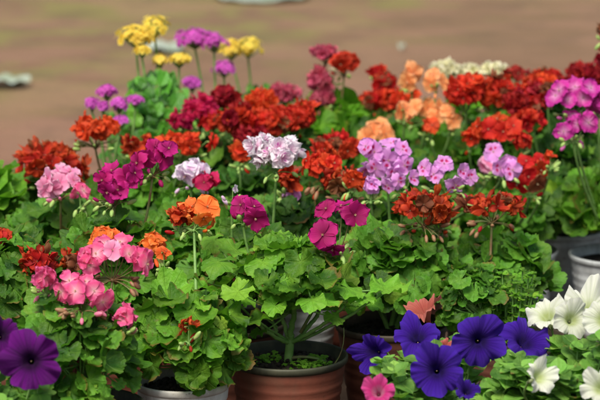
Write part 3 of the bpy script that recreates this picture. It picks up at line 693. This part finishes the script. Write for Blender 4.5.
geranium('geranium with pale lilac blooms beside a red one', 417, 3.60, 'terracotta', 156, 52, 95, .030, 'dark',
  [(502,157,46,36,3.30,'lilac',8,'single',D(fr=.019, buds=3, pts=spray([(508,163,.1,.1),(494,152,-.4,.5),(512,170,.4,-.2),(500,168,-.2,-.1)],3.30))), (488,165,24,24,3.42,'palepink',4,'single',D(fr=.02))], low=.15, R=.07)
geranium('geranium in grey pot with a single clear red bloom', 508, 3.50, 'grey', 188, 50, 100, .028, 'mid',
  [(531,172,44,46,3.34,'red',9,'single',D(fr=.022, buds=2, pts=spray([(528,176,-.1,0),(540,170,.4,.1),(526,162,-.2,.7),(537,183,.3,-.3),(518,184,-.5,-.3),(540,160,.4,.7)],3.34))), (550,156,12,12,3.34,'scarlet',2,'single',D(fr=.012))], low=.16)
geranium('geranium in light grey pot with tall orchid pink blooms at the right edge', 617, 3.47, 'grey', 180, 58, 150, .027, 'bright',
  [(573,97,56,36,3.40,'orchid',12,'single',D(fr=.021, buds=3, pts=spray([(568,100,-.2,.1),(583,98,.3,.1),(560,90,-.6,.5),(575,88,0,.9),(590,88,.6,.6),(556,96,-.9,.2)],3.38))), (574,125,40,30,3.36,'orchid',8,'single',D(fr=.020, buds=8, pts=spray([(577,124,.1,.1),(564,131,-.6,0),(588,122,.7,.2),(572,115,0,.8)],3.36))), (598,100,36,34,3.40,'orchid',8,'single',D(fr=.024))], low=.172, cpx=606, cy=.035)
# ------------------------------------------------------------------ third rank
geranium('geranium with deep crimson double blooms beside the kalanchoe leaves', 205, 3.62, 'terracotta', 132, 48, 80, .029, 'dark',
  [(200,110,42,34,3.60,'crimson',18,'semi',D(fr=.018)), (224,98,40,26,3.64,'darkred',13,'double',D(fr=.018)), (182,121,30,18,3.56,'crimson',7,'semi',D(fr=.017)), (213,121,34,20,3.58,'red',8,'semi',D(fr=.017))], low=.15, R=.07)
geranium('geranium smothered in scarlet double blooms at the back, left of centre', 297, 3.62, 'terracotta', 130, 50, 80, .029, 'dark',
  [(240,122,46,40,3.56,'darkred',22,'double',D(fr=.019, two='red')), (262,103,44,30,3.62,'scarlet',16,'semi',D(fr=.019)), (278,122,50,34,3.56,'red',20,'semi',D(fr=.019, two='scarlet')), (302,116,38,34,3.60,'red',16,'semi',D(fr=.019)), (254,140,40,22,3.52,'darkred',10,'double',D(fr=.018))], low=.15, R=.07)
geranium('geranium with peach blooms in the middle of the back rows', 400, 3.76, 'terracotta', 118, 54, 120, .031, 'mid',
  [(376,131,36,30,3.60,'peach',7,'single',D(fr=.023, buds=2, pts=spray([(373,131,-.2,.2),(385,134,.5,.1),(378,124,.1,.9),(367,137,-.6,-.1)],3.60))), (412,76,24,28,3.72,'peach',4,'single',D(fr=.022, pts=spray([(413,73,0,.2),(408,82,-.5,0)],3.72))), (436,78,28,22,3.72,'peach',5,'single',D(fr=.021, pts=spray([(433,74,-.2,.5),(442,82,.4,.1),(431,84,-.3,-.1)],3.72))),
   (425,110,54,26,3.66,'peach',10,'single',D(fr=.021, pts=spray([(415,107,-.3,.4),(428,108,0,.2),(436,116,.3,0),(405,112,-.6,.1),(440,106,.4,.6)],3.66))), (450,118,30,28,3.62,'peach',6,'single',D(fr=.023, pts=spray([(453,121,.3,-.1),(447,111,0,.5)],3.62))), (404,110,16,12,3.6,'peach',2,'single',D(fr=.02))], low=.15, R=.07)
geranium('geranium with red blooms right of the peach ones', 480, 3.70, 'terracotta', 122, 52, 110, .030, 'mid',
  [(466,92,46,40,3.62,'scarlet',22,'semi',D(fr=.019, two='red')), (497,92,42,42,3.64,'red',20,'semi',D(fr=.019)), (497,129,58,28,3.46,'scarlet',12,'single',D(fr=.023, pts=spray([(503,131,.1,.1),(488,129,-.3,.2),(513,126,.5,.2),(498,120,0,.9),(478,126,-.7,.4)],3.46))), (430,125,30,16,3.58,'scarlet',5,'single',D(fr=.018)), (470,138,24,12,3.5,'scarlet',4,'single',D(fr=.018)), (522,140,20,14,3.46,'red',4,'single',D(fr=.017))], low=.15, R=.07)
geranium('geranium with dark red blooms left of the orchid pink ones', 560, 3.66, 'grey', 140, 46, 80, .030, 'dark',
  [(533,98,44,40,3.62,'red',20,'semi',D(fr=.019, two='darkred')), (548,84,34,26,3.68,'scarlet',11,'semi',D(fr=.018)), (530,118,40,26,3.56,'red',11,'semi',D(fr=.018)), (516,104,26,30,3.60,'darkred',9,'double',D(fr=.018))], low=.15, R=.07)
geranium('geranium with dusky red blooms at the right back corner', 645, 3.68, 'terracotta', 110, 46, 70, .030, 'dark',
  [(592,78,34,32,3.70,'darkred',12,'double',D(fr=.018)), (612,62,34,30,3.72,'darkred',10,'double',D(fr=.018)), (605,31,18,14,3.66,'rust',4,'ragged',D(fr=.014, stalk='red'))], low=.15, R=.07)
# ------------------------------------------------------------------ back rank
geranium('geranium with dusty rose blooms and one raised scarlet bloom at the back', 315, 3.86, 'terracotta', 100, 52, 120, .042, 'back',
  [(284,93,32,18,3.86,'dusty',16,'double',D(fr=.015)), (319,82,30,26,3.86,'dusty',18,'double',D(fr=.015)), (322,98,30,14,3.84,'dusty',10,'double',D(fr=.014)), (325,52,30,16,3.88,'dusty',12,'double',D(fr=.014, stalk='red')), (344,61,36,26,3.84,'red',9,'single',D(fr=.021, stalk='red', buds=5)), (332,72,14,12,3.86,'cream',3,'single',D(fr=.008))], low=.15, R=.07, cpx=335)
geranium('geranium with red blooms at the back beside the peach blooms', 400, 3.95, 'terracotta', 96, 52, 95, .034, 'mid',
  [(385,83,34,26,3.90,'red',12,'semi',D(fr=.019)), (396,100,38,24,3.84,'scarlet',11,'semi',D(fr=.019)), (410,95,20,20,3.84,'scarlet',5,'semi',D(fr=.018)), (372,100,26,20,3.84,'red',9,'semi',D(fr=.018)), (378,72,20,14,3.95,'red',6,'semi',D(fr=.016))], low=.15, R=.07)
geranium('geranium with cream white blooms at the very back', 480, 3.92, 'terracotta', 84, 50, 90, .030, 'back',
  [(445,70,32,20,3.92,'cream',22,'double',D(fr=.012)), (470,72,30,16,3.94,'cream',18,'double',D(fr=.012)), (494,70,30,16,3.92,'cream',18,'double',D(fr=.012))], low=.15, R=.07)
geranium('geranium with dark wine red leaves and blooms in the right of the back row', 555, 3.90, 'terracotta', 92, 46, 60, .030, 'dark',
  [(516,74,34,18,3.86,'darkred',7,'single',D(fr=.017)), (548,78,36,18,3.90,'red',12,'semi',D(fr=.018)), (578,72,30,18,3.90,'darkred',9,'double',D(fr=.017)), (566,88,30,18,3.84,'darkred',9,'double',D(fr=.017))], low=.15, R=.07)
# ------------------------------------------------------------------ kalanchoes
kalanchoe('kalanchoe with violet flower heads left of the yellow ones', 118, 3.64, 120, 26, 26, [(107,91,22,16,3.66,'violet',.0065,D(n=34)), (92,103,16,14,3.64,'violet',.0065,D(n=24)), (103,106,14,12,3.62,'violet',.0065,D(n=20)), (119,104,20,17,3.64,'violet',.0065,D(n=34)), (135,100,18,12,3.64,'violet',.0065,D(n=22)), (121,120,20,10,3.6,'violet',.0065,D(n=22))], .026)
kalanchoe('kalanchoe with tall yellow flower heads and fleshy bright green leaves', 158, 3.75, 82, 40, 230, [(136,36,38,24,3.80,'yellow',.008,D(n=80)), (155,27,32,24,3.82,'yellow',.007,D(n=55)), (142,50,18,10,3.78,'yellow',.007,D(n=22)), (160,60,16,13,3.80,'yellow',.007,D(n=26)), (179,59,24,13,3.80,'yellow',.007,D(n=40))], .042)
kalanchoe('kalanchoe with violet flower heads behind the crimson geranium', 222, 3.96, 92, 32, 50, [(195,38,38,22,3.96,'violet',.008,D(n=70)), (214,42,28,20,3.95,'violet',.007,D(n=34)), (224,68,24,16,3.94,'violet',.007,D(n=44)), (192,83,20,15,3.92,'violet',.007,D(n=32))], .034)
kalanchoe('kalanchoe with pale yellow flower heads, rightmost of the kalanchoes', 258, 4.12, 84, 26, 40, [(231,49,26,22,4.10,'yellow',.008,D(n=50)), (248,47,30,22,4.12,'yellow',.007,D(n=50))], .034)
# ------------------------------------------------------------------ petunias along the front
f = (0, -1, .35)
petunia('petunia with large dark violet flowers in the left front corner', 8, 2.46, 'terracotta', 352, 46, 15,
  [(30,361,2.42,.036,'violet',(.05,-1,.30),1,0), (2,333,2.50,.026,'violet',(.3,-.8,.6),2,.1)], low=.12)
petunia('petunia with deep blue flowers facing forward at the front right', 452, 2.60, 'brown', 334, 86, 74,
  [(372,353,2.66,.029,'blue',(-.75,-1,.15),3,.2), (417,333,2.68,.033,'blue',(-.1,-.5,.85),4,.05), (437,370,2.54,.0345,'blue',(-.05,-1,.35),5,0), (479,341,2.60,.0350,'blue',(0,-1,.25),6,0),
   (527,338,2.63,.036,'blue',(.35,-.55,.8),7,.1), (545,364,2.60,.021,'blue',(.5,-.6,.6),8,.3), (467,390,2.50,.018,'blue',(.1,-.6,.7),9,.5)], cpx=455)
petunia('petunia with white flowers and fresh green leaves at the right front corner', 572, 2.56, 'brown', 314, 70, 95,
  [(546,313,2.66,.030,'white',(-.3,-.5,.8),10,.2), (590,305,2.68,.035,'white',(.1,-.45,.8),11,.1), (572,318,2.63,.028,'white',(.1,-.8,.5),14,.25), (541,376,2.46,.025,'white',(.5,-.7,.5),12,.3), (600,387,2.44,.026,'white',(-.3,-.7,.5),13,.4), (604,318,2.6,.032,'white',(-.2,-.8,.5),15,.2)], size=.028)
petunia('petunia with one upturned coral flower behind the blue ones', 432, 2.80, 'brown', 345, 30, 12,
  [(424,309,2.78,.031,'coral',(-.35,-.05,1),16,.42), (446,345,2.66,.010,'coral',(.2,-.5,.9),17,.5)], low=.12)
petunia('petunia with one small pink flower low in front of the ribbed pot', 352, 2.40, 'brown', 402, 22, 8,
  [(378,391,2.46,.022,'pink',(-.1,-.8,.6),18,.3)], low=.10, size=.018)

# ------------------------------------------------------------------ ground and litter
m, n, b, out = mat('trodden_earth')
tc = N(n, 'ShaderNodeTexCoord'); sp = N(n, 'ShaderNodeSeparateXYZ'); n.links.new(tc.outputs['Object'], sp.inputs[0])
big = noise(n, 1.1, 4, .6); med = noise(n, 5, 5, .6); fine = noise(n, 60, 6, .7)
yy = math_(n, 'ADD', sp.outputs[1], math_(n, 'MULTIPLY', math_(n, 'SUBTRACT', big, .5), 2.5))
c = mix(n, smooth(n, yy, 5.4, 7.6), (.225,.112,.062), (.185,.108,.050))
c = mix(n, math_(n, 'MULTIPLY', smooth(n, med, .35, .68), .35), c, (.27,.152,.085))
sw = N(n, 'ShaderNodeTexNoise'); sw.inputs['Scale'].default_value = 1.6; sw.inputs['Detail'].default_value = 6; sw.inputs['Roughness'].default_value = .62; sw.inputs['Distortion'].default_value = 1.1
n.links.new(tc.outputs['Object'], sw.inputs['Vector'])
far = smooth(n, math_(n, 'ADD', sp.outputs[1], math_(n, 'MULTIPLY', sp.outputs[0], -1.6)), 6.0, 8.2)
c = mix(n, math_(n, 'MULTIPLY', math_(n, 'MULTIPLY', smooth(n, sw.outputs[0], .46, .58), far), .8), c, (.215,.190,.048))
c = mix(n, math_(n, 'MULTIPLY', smooth(n, noise(n, 2.2, 3, .5), .45, .6), .45), c, (.31,.165,.10))
c = mix(n, math_(n, 'MULTIPLY', smooth(n, noise(n, 4.2, 4, .6), .52, .66), .45), c, (.115,.070,.036))
c = mix(n, math_(n, 'MULTIPLY', smooth(n, fine, .45, .75), .3), c, (.10,.065,.04))
display_shade = math_(n, 'SUBTRACT', 1, smooth(n, math_(n, 'ADD', sp.outputs[1], math_(n, 'MULTIPLY', big, .5)), 4.1, 4.7))  # shade under and between the pots, painted into the earth colour
c = mix(n, math_(n, 'MULTIPLY', display_shade, .85), c, (.035,.024,.017))
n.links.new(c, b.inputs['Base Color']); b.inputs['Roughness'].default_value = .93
n.links.new(bump(n, math_(n, 'ADD', fine, math_(n, 'MULTIPLY', med, 4)), .6, .02), b.inputs['Normal'])
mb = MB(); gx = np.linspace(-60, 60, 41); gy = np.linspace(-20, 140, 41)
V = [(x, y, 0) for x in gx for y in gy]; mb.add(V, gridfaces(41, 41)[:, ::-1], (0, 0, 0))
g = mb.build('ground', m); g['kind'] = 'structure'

m, n, b, out = mat('scrap_paper'); c = mix(n, smooth(n, noise(n, 20, 3), .4, .65), (.36,.41,.34), (.24,.29,.20))
n.links.new(c, b.inputs['Base Color']); b.inputs['Roughness'].default_value = .7; PAPER = m
def scrap(px, py, w_, d_, label, seed):
    # where the line of sight meets the ground
    x = (px-300)*K; v = (200-py)*K; dy = math.cos(PITCH) + v*math.sin(PITCH); dz = -math.sin(PITCH) + v*math.cos(PITCH); t = -CAMZ/dz
    r_ = random.Random(seed); mb = MB(); nu, nv = 14, 9; V = []
    p = [r_.uniform(0, 6) for _ in range(4)]
    for i in range(nu):
        for j in range(nv):
            u = -1+2*i/(nu-1); q = -1+2*j/(nv-1); k = 1-.35*abs(u)**2
            V.append((u*w_/2*(1+.1*math.sin(q*3+p[0])), q*d_/2*k, .006 + .009*abs(math.sin(u*2.5+p[1])) + .007*(math.sin(q*3+p[2]+u)+1) + .003*math.sin(u*9+q*7+p[3])))
    mb.add(V, gridfaces(nu, nv), (0, 0, 0)); o = mb.build('paper_scrap', PAPER, None, (x*t, dy*t, 0))
    o.rotation_euler.z = r_.uniform(-.2, .2); o['label'] = label; o['category'] = 'litter'; o['group'] = 'scraps of litter on the bare ground'
scrap(5, 87, .13, .13, 'pale green crumpled scrap lying on the ground at the left edge', 1)
scrap(166, 51, .11, .18, 'whitish scrap on the ground behind the yellow kalanchoe', 2)
scrap(262, -1, .34, .40, 'white scrap on the ground at the top edge, left of centre', 3)
scrap(402, 52, .022, .02, 'small pale scrap on the ground behind the peach blooms', 4)
